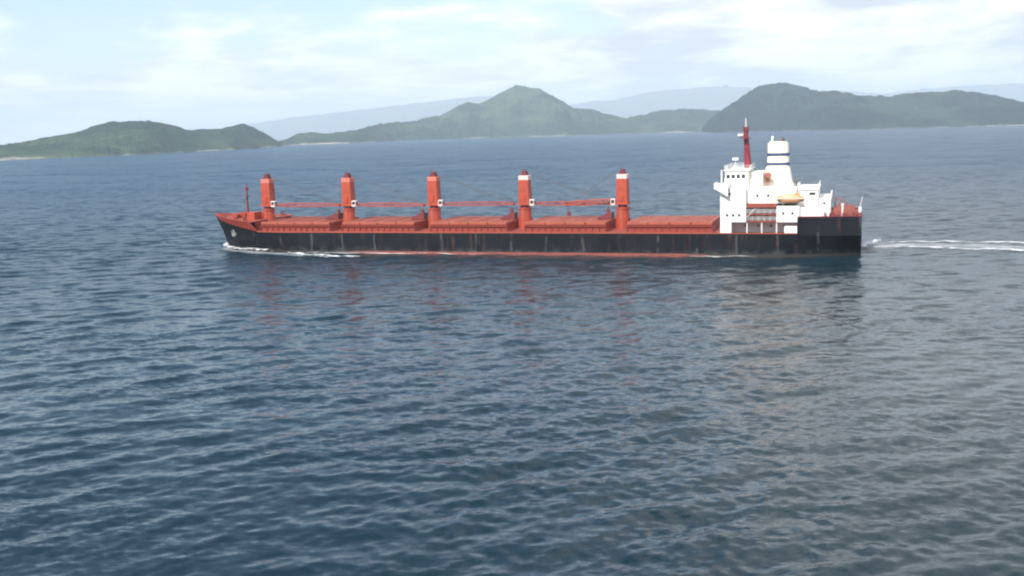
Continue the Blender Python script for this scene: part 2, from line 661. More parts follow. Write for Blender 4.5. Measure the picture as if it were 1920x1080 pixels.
# ------------------------------------------------------------------ land
def land(name, shore, ridge, mat, nu, nv, seed, canopy, relief, back=0.9, power=0.85):
    S, Q = np.array(shore, float), np.array(ridge, float)
    us, uq = S[:, 0] / S[:, 1], Q[:, 0] / Q[:, 1]
    u = np.linspace(max(us.min(), uq.min()), min(us.max(), uq.max()), nu)
    os_, oq = np.argsort(us), np.argsort(uq)
    sx, sy = np.interp(u, us[os_], S[os_, 0]), np.interp(u, us[os_], S[os_, 1])
    rx, ry, rh = (np.interp(u, uq[oq], Q[oq, i]) for i in range(3))
    jit = (fbm(u * 90.0, u * 0.0, seed + 60, 4, 0.6) - 0.5) * min(120.0, 0.012 * sy.mean())
    sx, sy = sx + jit * u, sy + jit
    v = np.concatenate([np.linspace(0, 1, nv), 1 + np.linspace(0, 1, nv // 2)[1:] * back])
    X = sx[:, None] + (rx - sx)[:, None] * v[None, :]
    Y = sy[:, None] + (ry - sy)[:, None] * v[None, :]
    # wander of the shoreline and of the spurs
    wob = (fbm(X / 260.0, Y / 260.0, seed + 40, 4) - 0.5)
    prof = np.where(v <= 1, np.clip(v, 0, 1) ** power, np.clip(1 - (v - 1) / back, 0, 1) ** 1.1)
    mid = np.clip(4 * v * (1 - v), 0, 1)[None, :] * (v <= 1)[None, :]
    spur = np.abs(fbm(X / 230.0, Y / 800.0, seed + 7, 5, 0.55) - 0.5) * 3
    Z = rh[:, None] * prof[None, :] * (1 + relief * mid * (wob * 1.6 + (spur - 0.3)))
    low = np.clip(Z / 14.0, 0, 1)
    Z = Z + canopy * low * (fbm(X / 40.0, Y / 40.0, seed + 3, 4, 0.65) - 0.5) * 2.6
    Z[:, 0] = -1.0
    Z[:, -1] = -1.0
    o = grid_object(name, np.stack([X, Y, Z], -1), mat)
    tag(o, kind='structure')
    # pale strip of sand and rock along the waterline, a low bank in front of the trees
    return np.stack([sx, sy], -1)


L_SHORE = [(-1090, 2130), (-1010, 2140), (-996, 2211), (-917, 2303), (-850, 2482), (-827, 2768), (-762, 2984), (-750, 3348), (-753, 3584)]
L_RIDGE = [(-1230, 2400, 20), (-1150, 2430, 31), (-1136, 2575, 40), (-1081, 2694, 56), (-1055, 2771, 75), (-1036, 2809, 83), (-1006, 2867, 86), (-981, 2960, 85), (-964, 3090, 72), (-936, 3148, 60), (-876, 3262, 61), (-847, 3351, 71), (-842, 3455, 77), (-825, 3504, 67), (-806, 3575, 45), (-784, 3624, 23), (-766, 3644, 5)]
M_SHORE = [(-778, 3508), (-846, 4035), (-775, 4202), (-611, 4180), (-508, 5025), (-318, 5336), (-6, 5600), (280, 5267), (525, 5600), (686, 5600), (1019, 5600), (1296, 5600)]
M_RIDGE = [(-800, 3608, 6), (-869, 4119, 18), (-854, 4450, 45), (-741, 4540, 42), (-650, 4747, 57), (-617, 5172, 83), (-509, 5710, 95), (-360, 6029, 132), (-231, 6284, 208), (-158, 6338, 193), (56, 6549, 306), (199, 6409, 272), (332, 6167, 181), (378, 6178, 153), (509, 6290, 140), (586, 6292, 113), (675, 6200, 88), (798, 6250, 104), (890, 6350, 128), (1014, 6400, 132), (1172, 6400, 124), (1458, 6300, 87)]
R_SHORE = [(1008, 5600), (1130, 5600), (1410, 5600), (1529, 5168), (1652, 4976), (2074, 5037), (2243, 4963), (2291, 4781), (2185, 4018), (2080, 3365)]
K = 0.84   # the right-hand headland stands in front of the others
R_SHORE = [(x * K, y * K) for x, y in R_SHORE]
R_RIDGE = [(1019, 5660, 12), (1053, 5750, 42), (1138, 5900, 93), (1294, 6100, 169), (1477, 6400, 253), (1616, 6500, 269), (1654, 6451, 275), (1708, 6311, 246), (1761, 6071, 203), (1817, 5971, 203), (1931, 5826, 167), (2058, 5794, 162), (2157, 5807, 174), (2448, 5819, 184), (2515, 5678, 155), (2574, 5381, 109), (2453, 4518, 56), (2265, 3665, 8)]
R_RIDGE = [(x * K, y * K, max((z - 31) * K + 31, 6)) for x, y, z in R_RIDGE]
F_RIDGE = [(-5477, 17000, 143), (-4465, 17000, 199), (-3617, 17000, 306), (-2521, 17000, 408), (-1681, 17000, 480), (-672, 17000, 568), (82, 17000, 598), (915, 17000, 394), (1252, 17000, 451), (1671, 17000, 470), (2091, 17000, 552), (2426, 17000, 600), (2760, 17000, 606), (3096, 17000, 640), (3765, 17000, 610), (4601, 17000, 560), (5439, 17000, 500), (5900, 17000, 455), (6277, 17000, 490), (7114, 17000, 540), (8119, 17000, 560), (9636, 17000, 403), (11334, 17000, 110)]
F_RIDGE = [(x * 1.3, y * 1.3, (z - 31) * 1.3 + 31) for x, y, z in F_RIDGE]
F_SHORE = [(x, y - 2600) for x, y, z in F_RIDGE]
land('hill', L_SHORE, L_RIDGE, M['hill_pale'], 340, 90, 3, 4.5, 0.35)
land('hill', M_SHORE, M_RIDGE, M['hill_pale'], 520, 130, 17, 6.5, 0.45)
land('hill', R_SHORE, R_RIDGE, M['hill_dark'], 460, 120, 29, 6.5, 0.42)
land('mountain_range', F_SHORE, F_RIDGE, M['mountain'], 300, 50, 51, 20.0, 0.4)


# ------------------------------------------------------------------ haze
hz = NT('sea_air')
hz.n.remove(hz.bsdf)
pv = hz.node('ShaderNodeVolumePrincipled')
pv.inputs['Color'].default_value = (0.76, 0.885, 1.0, 1)
pv.inputs['Density'].default_value = 7.8e-5
pv.inputs['Anisotropy'].default_value = 0.0
hz.l.new(pv.outputs[0], hz.out.inputs['Volume'])
haze = MB().box(-31000, 31000, -31000, 31000, -2.2, 850).build('haze', hz.mat)
tag(haze, kind='stuff')

# ------------------------------------------------------------------ the ship
SHIP_O, SHIP_ROT = (4.26, 281.075, 0.0), R(162.5)
ship = bpy.data.objects.new('cargo_ship', None)
COL.objects.link(ship)
ship.location = SHIP_O
ship.rotation_euler = (0, 0, SHIP_ROT)
tag(ship, 'long bulk carrier with black hull, red deck, five red cranes and white superstructure aft', 'ship')

BEAM = 13.5


def stem_x(z):
    return 90.1 + 4.1 * (max(z, 0) / 9.6) ** 1.25


def top_z(x):
    if x < -69.7:
        return 9.5
    if x < 73.5:
        return 5.6
    if x < 76.0:
        return 5.6 + 2.7 * (x - 73.5) / 2.5
    return 8.3 + 1.3 * ((x - 76.0) / 18.2) ** 1.3


def half(x, z):
    """half breadth of the hull at station x and height z"""
    xs = stem_x(z)
    x0 = 56 + 8 * min(max(z, 0) / 8.0, 1)
    b = BEAM
    if x > x0:
        s = min((x - x0) / (xs - x0), 1.0)
        p = 1.75 + 0.75 * min(max(z, 0) / 8.0, 1)
        b = BEAM * (1 - s ** p)
    if x < -58:
        s = (-58 - x) / 26.0
        k = 1 - min(max(z, 0) / 5.0, 1)
        b = BEAM * (1 - (0.06 + 0.42 * k) * s ** 2.2)
    return max(b, 0.0)


def paint_z(x):
    """upper edge of the black paint"""
    if x < 73.5:
        return top_z(x)
    return min(5.6 + 2.9 * ((x - 73.5) / 20.6) ** 0.9, top_z(x))


def build_hull():
    bm = bmesh.new()
    xs = list(np.linspace(-84, -69.71, 10)) + [-69.69] + list(np.linspace(-66, 54, 26)) + list(np.linspace(57, 73.5, 8)) + [74.4, 75.3, 76.0]
    ss = list(np.linspace(0, 1, 15)[1:])
    rows = 5

    def zrow(x, k):
        t, pz = top_z(x), paint_z(x)
        return [-1.2, 0.7, 0.7 + (min(pz, t) - 0.7) * 0.5, pz, max(t, pz + 0.001)][k]
    for side in (1, -1):
        cols = []
        for x in xs:
            cols.append([bm.verts.new((x, side * half(x, zrow(x, k)), zrow(x, k))) for k in range(rows)])
        for s in ss:
            col = []
            for k in range(rows):
                z = 5.0
                for _ in range(6):
                    x = 76.0 + (stem_x(z) - 76.0) * s
                    z = zrow(min(x, 94.15), k)
                y = 0.0 if s == 1 else half(x, z)
                col.append(bm.verts.new((x, side * y, z)))
            cols.append(col)
        for a, b in zip(cols[:-1], cols[1:]):
            for k in range(rows - 1):
                try:
                    f = bm.faces.new((a[k], b[k], b[k + 1], a[k + 1]))
                except ValueError:
                    continue
                f.material_index = (1, 0, 0, 2)[k]
        if side == 1:
            aft = cols[0]
        else:
            for k in range(rows - 1):
                f = bm.faces.new((aft[k], aft[k + 1], cols[0][k + 1], cols[0][k]))
                f.material_index = (1, 0, 0, 2)[k]
    bmesh.ops.remove_doubles(bm, verts=bm.verts[:], dist=0.003)
    bmesh.ops.recalc_face_normals(bm, faces=bm.faces[:])
    me = bpy.data.meshes.new('hull')
    bm.to_mesh(me)
    bm.free()
    o = link_mesh('hull', me, [M['hull'], M['boot'], M['coaming']], ship)
    sol = o.modifiers.new('plate', 'SOLIDIFY')
    sol.thickness = 0.18
    sol.offset = -1
    return o


hull = build_hull()


def deck_sheet(name, x0, x1, z, mat, inset=0.22, zf=None, n=30):
    bm = bmesh.new()
    prev = None
    for x in np.linspace(x0, x1, n):
        zz = zf(x) if zf else z
        b = max(half(x, zz + 0.2) - inset, 0.02)
        cur = [bm.verts.new((x, b, zz)), bm.verts.new((x, 0, zz + 0.12)), bm.verts.new((x, -b, zz))]
        if prev:
            bm.faces.new((prev[0], prev[1], cur[1], cur[0]))
            bm.faces.new((prev[1], prev[2], cur[2], cur[1]))
        prev = cur
    bmesh.ops.recalc_face_normals(bm, faces=bm.faces[:])
    me = bpy.data.meshes.new(name)
    bm.to_mesh(me)
    bm.free()
    return link_mesh(name, me, mat, ship)


deck_sheet('main_deck', -69.9, 76.2, 5.42, M['deck'])
deck_sheet('forecastle_deck', 75.9, 93.3, 8.25, M['deck'], zf=lambda x: 8.05 + 0.9 * max(0, (x - 76) / 18))
deck_sheet('poop_deck', -83.8, -69.7, 9.2, M['deck'])
MB().box(-69.9, -69.72, -13.2, 13.2, 5.4, 9.2).build('poop_bulkhead', M['white'], ship)
MB().box(75.9, 76.1, -8.6, 8.6, 5.3, 8.1).build('forecastle_bulkhead', M['coaming'], ship)

# gunwale bar: lighter edge of the deck
pts = [Vector((x, half(x, 5.6) + 0.03, 5.62)) for x in np.linspace(-69.5, 73.4, 40)]
for s in (1, -1):
    g = MB()
    for p, q in zip(pts[:-1], pts[1:]):
        g.tube((p.x, p.y * s, p.z), (q.x, q.y * s, q.z), 0.16, n=4)
    g.build('gunwale', M['cover'], ship)
pts = [Vector((x, half(x, top_z(x)) + 0.02, top_z(x) + 0.03)) for x in np.linspace(76.1, 93.6, 24)]
for s in (1, -1):
    g = MB()
    for p, q in zip(pts[:-1], pts[1:]):
        g.tube((p.x, p.y * s, p.z), (q.x, q.y * s, q.z), 0.15, n=4)
    g.build('forecastle_cap_rail', M['crane'], ship)
g = MB()
pts = [(-69.8, 13.45), (-76, 13.1), (-80, 12.75), (-84, 12.55), (-84, -12.55), (-80, -12.75), (-76, -13.1), (-69.8, -13.45)]
for p, q in zip(pts[:-1], pts[1:]):
    g.tube((p[0], p[1], 9.52), (q[0], q[1], 9.52), 0.14, n=4)
g.build('poop_cap_rail', M['mast'], ship)

# hatches between the cranes
CR = [76.4, 51.3, 25.8, 0.2, -25.9]


def hatch(xc, ln, first=None):
    if first is None:
        m = MB().box(-ln / 2, ln / 2, -9, 9, 5.3, 7.15)
        n = int(ln / 1.7)
        for i in range(n + 1):
            x = -ln / 2 + ln * i / n
            for s in (1, -1):
                m.box(x - 0.04, x + 0.04, min(s * 8.95, s * 9.4), max(s * 8.95, s * 9.4), 5.3, 7.0)
        m.box(-ln / 2 - .3, ln / 2 + .3, 9.0, 9.5, 6.8, 7.05).box(-ln / 2 - .3, ln / 2 + .3, -9.5, -9.0, 6.8, 7.05)
        o = m.build('hatch_coaming', M['coaming'], ship, loc=(xc, 0, 0))
        w = ln / 4
        for i in range(4):
            x0 = -ln / 2 + i * w
            c = MB().box(x0 + 0.07, x0 + w - 0.07, -9.3, 9.3, 7.2, 7.95, bev=0.08)
            for j in range(3):
                xx = x0 + w * (j + 1) / 4
                c.box(xx - 0.06, xx + 0.06, -9.1, 9.1, 7.94, 8.05)
            c.build('hatch_cover', M['cover'], o)
        return o
    o = first.copy()
    COL.objects.link(o)
    o.location = (xc, 0, 0)
    for ch in list(first.children):
        c = ch.copy()
        COL.objects.link(c)
        c.parent = o
    return o


h0 = hatch(38.6, 21.0)
for xc in (63.3, 13.0, -12.9):
    hatch(xc, 21.0, h0)
hatch(-39.2, 21.0, h0)

# cranes
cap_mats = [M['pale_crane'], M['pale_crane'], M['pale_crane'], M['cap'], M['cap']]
for i, xc in enumerate(CR):
    ped = MB().tube((0, 0, 5.3), (0, 0, 8.3), 1.95, 1.85, n=16).tube((0, 0, 8.3), (0, 0, 10.6), 1.7, 1.55, n=16)
    ped.tube((0, 0, 10.6), (0, 0, 11.0), 1.85, 1.85, n=16)
    p = ped.build('crane', M['crane'], ship, loc=(xc, 0, 0))
    MB().tube((0, 0, 11.0), (0, 0, 11.7), 1.25, 1.25, n=14).build('slewing_ring', M['maroon'], p)
    hs = MB().box(-1.5, 1.45, -1.6, 1.6, 11.7, 18.2, bev=0.15, taper=0.92)
    hs.box(-1.7, 1.65, -1.75, 1.75, 11.7, 12.05)
    hs.box(-0.5, 0.5, 1.55, 1.78, 12.6, 14.4)
    hs.build('crane_house', M['crane'], p)
    MB().box(-1.35, 1.3, -1.45, 1.45, 18.2, 19.4, bev=0.1).build('crane_cap', cap_mats[i], p)
    fr = MB()
    for s in (-0.8, 0.8):
        fr.prism([(-0.9, 19.4), (0.9, 19.4), (0.25, 20.7), (-0.45, 20.7)], s - 0.12, s + 0.12)
    fr.tube((-0.1, -1.0, 20.5), (-0.1, 1.0, 20.5), 0.3, n=10)
    fr.tube((0.3, 0, 19.4), (0.3, 0, 22.2), 0.06, n=5)
    fr.build('sheave_frame', M['maroon'], p)
    # jib: twin chords with cross braces
    fwd = (i == 4)
    ln = 22.5 if not fwd else 15.0
    j = MB()
    nb = 9

    def chord(x, top):
        u = (x - 1.5) / (ln - 1.5)
        return 12.0 + (0.42 if top else -0.42) * min(1.0, 0.45 + 2.2 * min(u, 1 - u))
    for s in (-0.6, 0.6):
        for k in range(nb):
            xa, xb = 1.5 + (ln - 1.5) * k / nb, 1.5 + (ln - 1.5) * (k + 1) / nb
            j.tube((xa, s, chord(xa, 1)), (xb, s, chord(xb, 1)), 0.10, n=5)
            j.tube((xa, s, chord(xa, 0)), (xb, s, chord(xb, 0)), 0.10, n=5)
            j.tube((xa, s, chord(xa, k % 2)), (xb, s, chord(xb, 1 - k % 2)), 0.06, n=4)
            j.tube((xb, -0.6, chord(xb, 1)), (xb, 0.6, chord(xb, 0)), 0.06, n=4)
    j.tube((ln - 0.2, -0.9, 11.8), (ln - 0.2, 0.9, 11.8), 0.32, n=10)
    jo = j.build('jib', M['crane'], p)
    jo.rotation_euler = (0, R((0, 0.3, -0.2, 0.4, 4.0)[i]), R((180, 180, 180, 184, -9)[i]))
    if fwd:
        jo.location.z = 0.9
    wr = MB()
    for s in (-0.5, 0.5):
        wr.tube((0, s, 20.5), (ln - 0.2, s, 12.0), 0.04, n=4)
    wo = wr.build('hoist_wire', M['rope'], p)
    wo.rotation_euler = jo.rotation_euler
    hb = MB().box(ln - 1.0, ln - 0.2, -0.35, 0.35, 9.6, 10.7, bev=0.1).tube((ln - 0.6, 0, 10.7), (ln - 0.4, 0, 11.8), 0.06, n=4)
    ho = hb.build('hook_block', M['maroon'], p)
    ho.rotation_euler = jo.rotation_euler
    ca = MB().box(-2.9, -1.65, 0.55, 1.75, 11.5, 13.2, bev=0.12) if not fwd else MB().box(1.65, 2.9, 0.55, 1.75, 11.5, 13.2, bev=0.12)
    cab = ca.build('crane_cab', M['cap'], p)
    wx = (-2.96, -2.905) if not fwd else (2.905, 2.96)
    MB().box(wx[0], wx[1], 0.7, 1.6, 12.1, 12.95).box(-2.7 if not fwd else 1.9, -1.9 if not fwd else 2.7, 1.755, 1.8, 12.1, 12.95).build('cab_window', M['glass'], p)
    if i > 0:
        d = MB().prism([(2.6, 8.07), (2.6, 9.7), (3.6, 9.7), (6.4, 8.4), (6.4, 8.07)], -1.6, 1.6)
        d.build('jib_rest', M['maroon'], p)
    lad = MB()
    for s in (-0.2, 0.2):
        lad.tube((s, 2.0, 5.4), (s, 2.0, 11.0), 0.04, n=4)
    for k in range(14):
        lad.tube((-0.2, 2.0, 5.7 + k * 0.38), (0.2, 2.0, 5.7 + k * 0.38), 0.03, n=4)
    lad.build('ladder', M['pale_crane'], p)

# forecastle gear
fm = MB().tube((0, 0, 8.3), (0, 0, 15.2), 0.38, 0.26, n=10).tube((0, 0, 15.2), (0, 0, 18.2), 0.2, 0.12, n=8)
fm.box(-0.5, 0.5, -1.0, 1.0, 14.4, 14.6).box(-0.35, 0.35, -0.5, 0.5, 16.2, 17.0)
fm.build('foremast', M['mast'], ship, loc=(83.2, 0, 0))
for x, y in ((85.5, 2.2), (85.5, -2.2)):
    w = MB().tube((0, -1.1, 9.25), (0, 1.1, 9.25), 0.55, n=12).box(-0.8, 0.8, -1.4, -1.1, 8.5, 9.9).box(-0.8, 0.8, 1.1, 1.4, 8.5, 9.9)
    w.box(-1.0, 1.0, -1.4, 1.4, 8.3, 8.6)
    w.build('anchor_windlass', M['crane'], ship, loc=(x, y, 0))
MB().box(78.2, 80.6, 1.0, 5.0, 8.1, 10.3, bev=0.1).build('forecastle_store', M['crane'], ship)
MB().box(79.0, 81.4, -5.0, -1.0, 8.1, 9.9, bev=0.1).build('forecastle_store', M['crane'], ship)
for x in (88.2, 81.8, 78.0):
    for s in (1, -1):
        b = half(x, 9) - 1.1
        bo = MB()
        for dx in (-0.35, 0.35):
            bo.tube((dx, 0, 8.2), (dx, 0, 9.3), 0.2, n=8)
        bo.build('bollard', M['maroon'], ship, loc=(x, s * b, 0.15))
# stockless anchor in its pocket
ay = half(83.3, 3.6)
an = MB().box(-0.18, 0.18, -0.1, 0.25, 3.4, 5.0).prism([(-1.0, 3.2), (-0.7, 2.7), (0.7, 2.7), (1.0, 3.2), (0.75, 4.0), (0.5, 3.3), (-0.5, 3.3), (-0.75, 4.0)], -0.1, 0.35)
ao = an.build('anchor', M['stone'], ship, loc=(83.9, ay + 0.55, 1.3))
ao.scale = (1.25, 1.0, 0.9)
ao.rotation_euler = (0, 0, R(-38))
MB().tube((84.6, half(84.6, 4.8) - 0.25, 5.1), (84.6, half(84.6, 4.8) + 0.42, 4.9), 0.55, n=14).build('hawse_pipe', M['grey'], ship)

# deck rails along the main deck
for s in (1, -1):
    r_ = MB()
    r_.rail([(x, s * (half(x, 5.6) - 0.15), 5.6) for x in np.linspace(-51.8, 73, 12)], h=1.1, step=3.0, r=0.03)
    r_.build('deck_railing', M['deck'], ship)


# ------------------------------------------------------------------ superstructure
def window_row(parent, xs, y, z, w, h, first=[None]):
    for x in xs:
        if first[0] is None:
            fo = MB().box(-0.5, 0.5, -0.03, 0.05, -0.5, 0.5).build('window', M['glass'], parent)
            first[0] = fo
            o = fo
        else:
            o = first[0].copy()
            COL.objects.link(o)
            o.parent = parent
        o.location = (x, y, z)
        o.scale = (w, 1.0, h)


# forward accommodation tower
t = MB().box(-58.0, -52.0, -13.2, 13.2, 8.2, 16.3, bev=0.06)
t.box(-54.6, -52.0, -13.2, 13.2, 5.45, 8.2)
for z in (10.9, 13.6):
    t.box(-58.1, -51.9, -13.3, 13.3, z - 0.06, z + 0.06)
tower = t.build('accommodation_block', M['white'], ship)
window_row(tower, (-53.6, -55.0, -56.4), 13.2, 9.9, 0.55, 0.6)
window_row(tower, (-54.2,), 13.2, 14.9, 0.5, 0.5)
# lower tier, set back under the overhanging deck
t = MB().box(-69.6, -54.6, -8.6, 8.6, 5.45, 8.2)
low = t.build('lower_deckhouse', M['white'], ship)
window_row(low, (-57.5, -60.5, -63.5, -66.5), 8.6, 7.0, 0.5, 0.5)
for x in (-58.2, -61.6, -65.0):
    MB().tube((x, 12.6, 5.45), (x, 12.6, 8.2), 0.15, n=8).build('deck_pillar', M['white'], ship)
MB().box(-69.65, -66.8, 12.4, 13.2, 5.45, 7.3).build('deck_bulwark', M['white'], ship)
# middle block with open galleries
t = MB().box(-69.4, -58.0, -12.2, 12.2, 12.55, 16.3, bev=0.05)
t.box(-65.0, -58.0, -9.6, 9.6, 8.2, 12.55)
mid = t.build('engine_casing_block', M['white'], ship)
window_row(mid, (-60.5, -63.0), 12.2, 14.4, 0.5, 0.55)
for z0, z1 in ((11.7, 12.5), (9.9, 10.15), (8.2, 8.45)):
    MB().box(-65.0, -58.02, -12.9, 12.9, z0, z1).build('gallery_deck', M['deck'], ship)
rl = MB().rail([(-58.1, 12.7, 10.15), (-64.9, 12.7, 10.15)], h=1.0, step=1.2, r=0.05)
rl.rail([(-58.1, 12.7, 8.45), (-64.9, 12.7, 8.45)], h=1.0, step=1.2, r=0.05)
rl.build('gallery_railing', M['white'], ship)
for x in (-59.5, -62.5):
    MB().box(x - 0.45, x + 0.45, 9.6, 9.68, 8.5, 9.7).build('door', M['pale_crane'], ship)
# boat deck block
t = MB().box(-70.2, -65.0, -13.2, 13.2, 8.2, 12.0, bev=0.05)
bt = t.build('boat_deck_block', M['white'], ship)
window_row(bt, (-66.5, -68.6), 13.2, 10.3, 0.5, 0.55)
# aft houses stepping down
t = MB().box(-74.2, -69.4, -9.5, 9.5, 9.2, 15.6, bev=0.05)
t.box(-74.4, -69.3, -9.8, 9.8, 15.5, 15.75)
af = t.build('aft_deckhouse', M['white'], ship)
window_row(af, (-72.9,), 9.5, 14.6, 1.4, 0.6)
window_row(af, (-71.0, -73.0), 9.5, 11.2, 0.5, 0.5)
t = MB().box(-77.0, -74.2, -8.8, 8.8, 9.2, 13.4, bev=0.05)
t.box(-77.2, -76.9, -9.0, 9.0, 13.3, 14.3)
af2 = t.build('aft_deckhouse', M['white'], ship)
window_row(af2, (-75.6,), 8.8, 12.3, 0.5, 0.5)
MB().box(-75.6, -70.3, 10.2, 12.6, 9.2, 11.6, bev=0.08).build('stern_locker', M['white'], ship)

# bridge
t = MB().box(-58.0, -52.6, -8.2, 8.2, 16.3, 20.2, bev=0.08)
t.box(-58.4, -52.3, -8.6, 8.6, 20.15, 20.4)
wh = t.build('bridge', M['white'], ship)
window_row(wh, (-53.3, -54.5, -55.7, -56.9), 8.2, 18.8, 0.8, 0.9)
for k in range(12):
    y = -7.2 + 14.4 * k / 11
    o = copy_part([c for c in wh.children if c.name.startswith('window')][0], wh, (-52.6, y, 18.8))
    o.scale = (1.0, 1.0, 1.0)
    o.rotation_euler = (0, 0, R(-90))
for s in (1, -1):
    t = MB()
    a, b = (8.2, 14.6) if s > 0 else (-14.6, -8.2)
    t.box(-53.9, -50.7, a, b, 16.2, 16.45)
    t.box(-50.85, -50.7, a, b, 16.45, 17.6)
    t.box(-53.9, -53.75, a, b, 16.45, 17.6)
    e = 14.45 if s > 0 else -14.6
    t.box(-53.75, -50.85, e, e + 0.15, 16.45, 17.6)
    t.box(-52.6, -52.3, e - 0.1, e + 0.2, 17.6, 20.6)
    t.prism([(-50.9, 16.2), (-53.9, 16.2), (-53.9, 14.4)], e, e + 0.2)
    t.build('bridge_wing', M['white'], ship)
rl = MB().rail([(-52.4, 8.4, 20.4), (-58.2, 8.4, 20.4), (-58.2, -8.4, 20.4), (-52.4, -8.4, 20.4), (-52.4, 8.4, 20.4)], h=1.0, step=1.4, r=0.04)
rl.rail([(-58.2, 12.9, 16.3), (-65, 12.0, 16.3), (-69.2, 12.0, 16.3)], h=1.0, step=1.4, r=0.045)
rl.rail([(-69.5, 9.4, 15.75), (-74.2, 9.4, 15.75), (-74.2, -9.4, 15.75)], h=1.0, step=1.4, r=0.045)
rl.build('upper_railing', M['white'], ship)
# signal pole with radar on the wheelhouse roof
sp = MB().tube((-54.4, 3.5, 20.4), (-54.6, 3.5, 22.7), 0.16, 0.12, n=8).box(-55.3, -53.9, 2.4, 4.6, 22.5, 23.1, bev=0.1)
sp.build('signal_pole', M['white'], ship)
MB().tube((-53.4, 5.5, 20.4), (-53.4, 5.5, 21.4), 0.35, n=10).build('magnetic_compass', M['grey'], ship)
# main mast
mm = MB().tube((-57.3, 0, 20.35), (-56.7, 0, 29.6), 0.95, 0.5, n=12)
mm.box(-57.9, -55.4, -2.2, 2.2, 27.7, 27.9).tube((-56.9, -2.6, 25.2), (-56.9, 2.6, 25.2), 0.1, n=6)
mm.tube((-57.9, 0, 20.35), (-57.3, 0, 25.0), 0.3, n=8)
mast = mm.build('main_mast', M['mast'], ship)
MB().box(-57.4, -56.1, -0.7, 0.7, 29.4, 30.5, bev=0.08).build('mast_top_box', M['maroon'], mast)
MB().tube((-56.7, 0, 30.5), (-56.7, 0, 32.6), 0.12, 0.08, n=6).build('mast_light_pole', M['white'], mast)
MB().box(-56.2, -54.9, -1.7, 1.7, 28.3, 28.8, bev=0.08).tube((-55.5, 0, 27.9), (-55.5, 0, 28.4), 0.25, n=8).build('radar_scanner', M['white'], mast)
# funnel
fb = MB().prism([(-61.2, 16.3), (-68.0, 16.3), (-67.7, 17.6), (-67.2, 20.6), (-61.8, 20.6), (-61.5, 18.6)], -3.4, 3.4)
fb.build('funnel_casing', M['cream'], ship)
MB().box(-61.3, -58.0, -6.5, 6.5, 16.3, 19.6, bev=0.06).build('upper_deckhouse', M['cream'], ship)


def ell(m, cx, rx, ry, z0, z1, n=20, rx1=None):
    a, b = [], []
    for i in range(n):
        an = 2 * math.pi * i / n
        c, s = math.cos(an), math.sin(an)
        c = math.copysign(abs(c) ** 0.6, c)
        s = math.copysign(abs(s) ** 0.6, s)
        k = (rx1 or rx) / rx
        a.append(m.bm.verts.new((cx + rx * c, ry * s, z0)))
        b.append(m.bm.verts.new((cx + rx * k * c, ry * k * s, z1)))
    for i in range(n):
        j = (i + 1) % n
        m.bm.faces.new((a[i], a[j], b[j], b[i]))
    m.bm.faces.new(list(reversed(a)))
    m.bm.faces.new(b)


m = MB()
ell(m, -64.5, 2.65, 2.1, 20.5, 26.4, rx1=2.5)
fun = m.build('funnel', M['cream'], ship)
for z0, z1 in ((23.35, 24.0), (21.05, 21.7)):
    m = MB()
    ell(m, -64.5, 2.72, 2.17, z0, z1)
    m.build('funnel_stripe', M['navy'], fun)
m = MB()
ell(m, -64.5, 2.2, 1.8, 26.4, 26.75)
m.build('funnel_top', M['cream'], fun)
for x, y, h_, mt in ((-63.0, 0.5, 28.1, 'white'), (-64.6, -0.4, 27.5, 'grey'), (-65.6, 0.5, 27.6, 'maroon')):
    MB().tube((x, y, 26.7), (x - 0.15, y, h_), 0.28, n=10).build('exhaust_pipe', M[mt], fun)
# ventilators and fire box
MB().tube((-62.4, 4.9, 16.3), (-62.4, 4.9, 18.2), 0.5, n=12).tube((-62.4, 4.9, 18.2), (-62.4, 5.6, 18.9), 0.65, 0.9, n=12).build('ventilator', M['winch'], ship)
MB().tube((-69.0, 8.0, 16.3), (-69.0, 8.0, 17.6), 0.4, n=10).tube((-69.0, 8.0, 17.5), (-69.0, 8.7, 17.9), 0.55, n=10).build('ventilator', M['dark'], ship)
# stairs between decks
st = MB()
for k in range(9):
    st.box(-57.5 - k * 0.32, -57.2 - k * 0.32, 12.3, 13.0, 8.5 + k * 0.34, 8.56 + k * 0.34)
st.tube((-57.4, 13.0, 8.5), (-60.2, 13.0, 11.5), 0.06, n=4)
st.build('stairway', M['white'], ship)
# boat davits
for x in (-66.3, -69.9):
    d = MB().tube((x, 11.5, 12.0), (x, 11.5, 15.4), 0.16, n=6).tube((x, 11.5, 15.4), (x, 13.1, 15.7), 0.14, n=6)
    d.tube((x, 13.1, 15.7), (x, 13.1, 14.9), 0.05, n=4)
    d.build('davit', M['white'], ship)

# mooring gear on the poop
for x, y in ((-78.6, 6.5), (-81.0, 8.6), (-79.5, -5.0), (-81.6, 1.5)):
    w = MB().tube((0, -1.3, 10.3), (0, 1.3, 10.3), 0.75, n=12).box(-0.9, 0.9, -1.6, -1.3, 9.2, 11.3).box(-0.9, 0.9, 1.3, 1.6, 9.2, 11.3)
    w.box(-1.2, 1.2, -1.6, 1.6, 9.2, 9.55)
    w.build('mooring_winch', M['winch'], ship, loc=(x, y, 0))
MB().tube((-79.7, 9.8, 9.2), (-79.7, 9.8, 11.9), 0.22, n=8).box(-80.0, -79.4, 9.5, 10.1, 11.7, 12.3, bev=0.08).build('ventilator', M['white'], ship)
MB().tube((-78.0, 3.0, 9.2), (-78.0, 3.0, 13.4), 0.2, 0.14, n=8).tube((-78.0, 3.0, 13.2), (-80.6, 4.2, 12.4), 0.12, n=6).build('stores_derrick', M['winch'], ship)
MB().tube((-83.4, 0, 9.2), (-84.2, 0, 13.3), 0.09, 0.06, n=6).build('flagstaff', M['white'], ship)
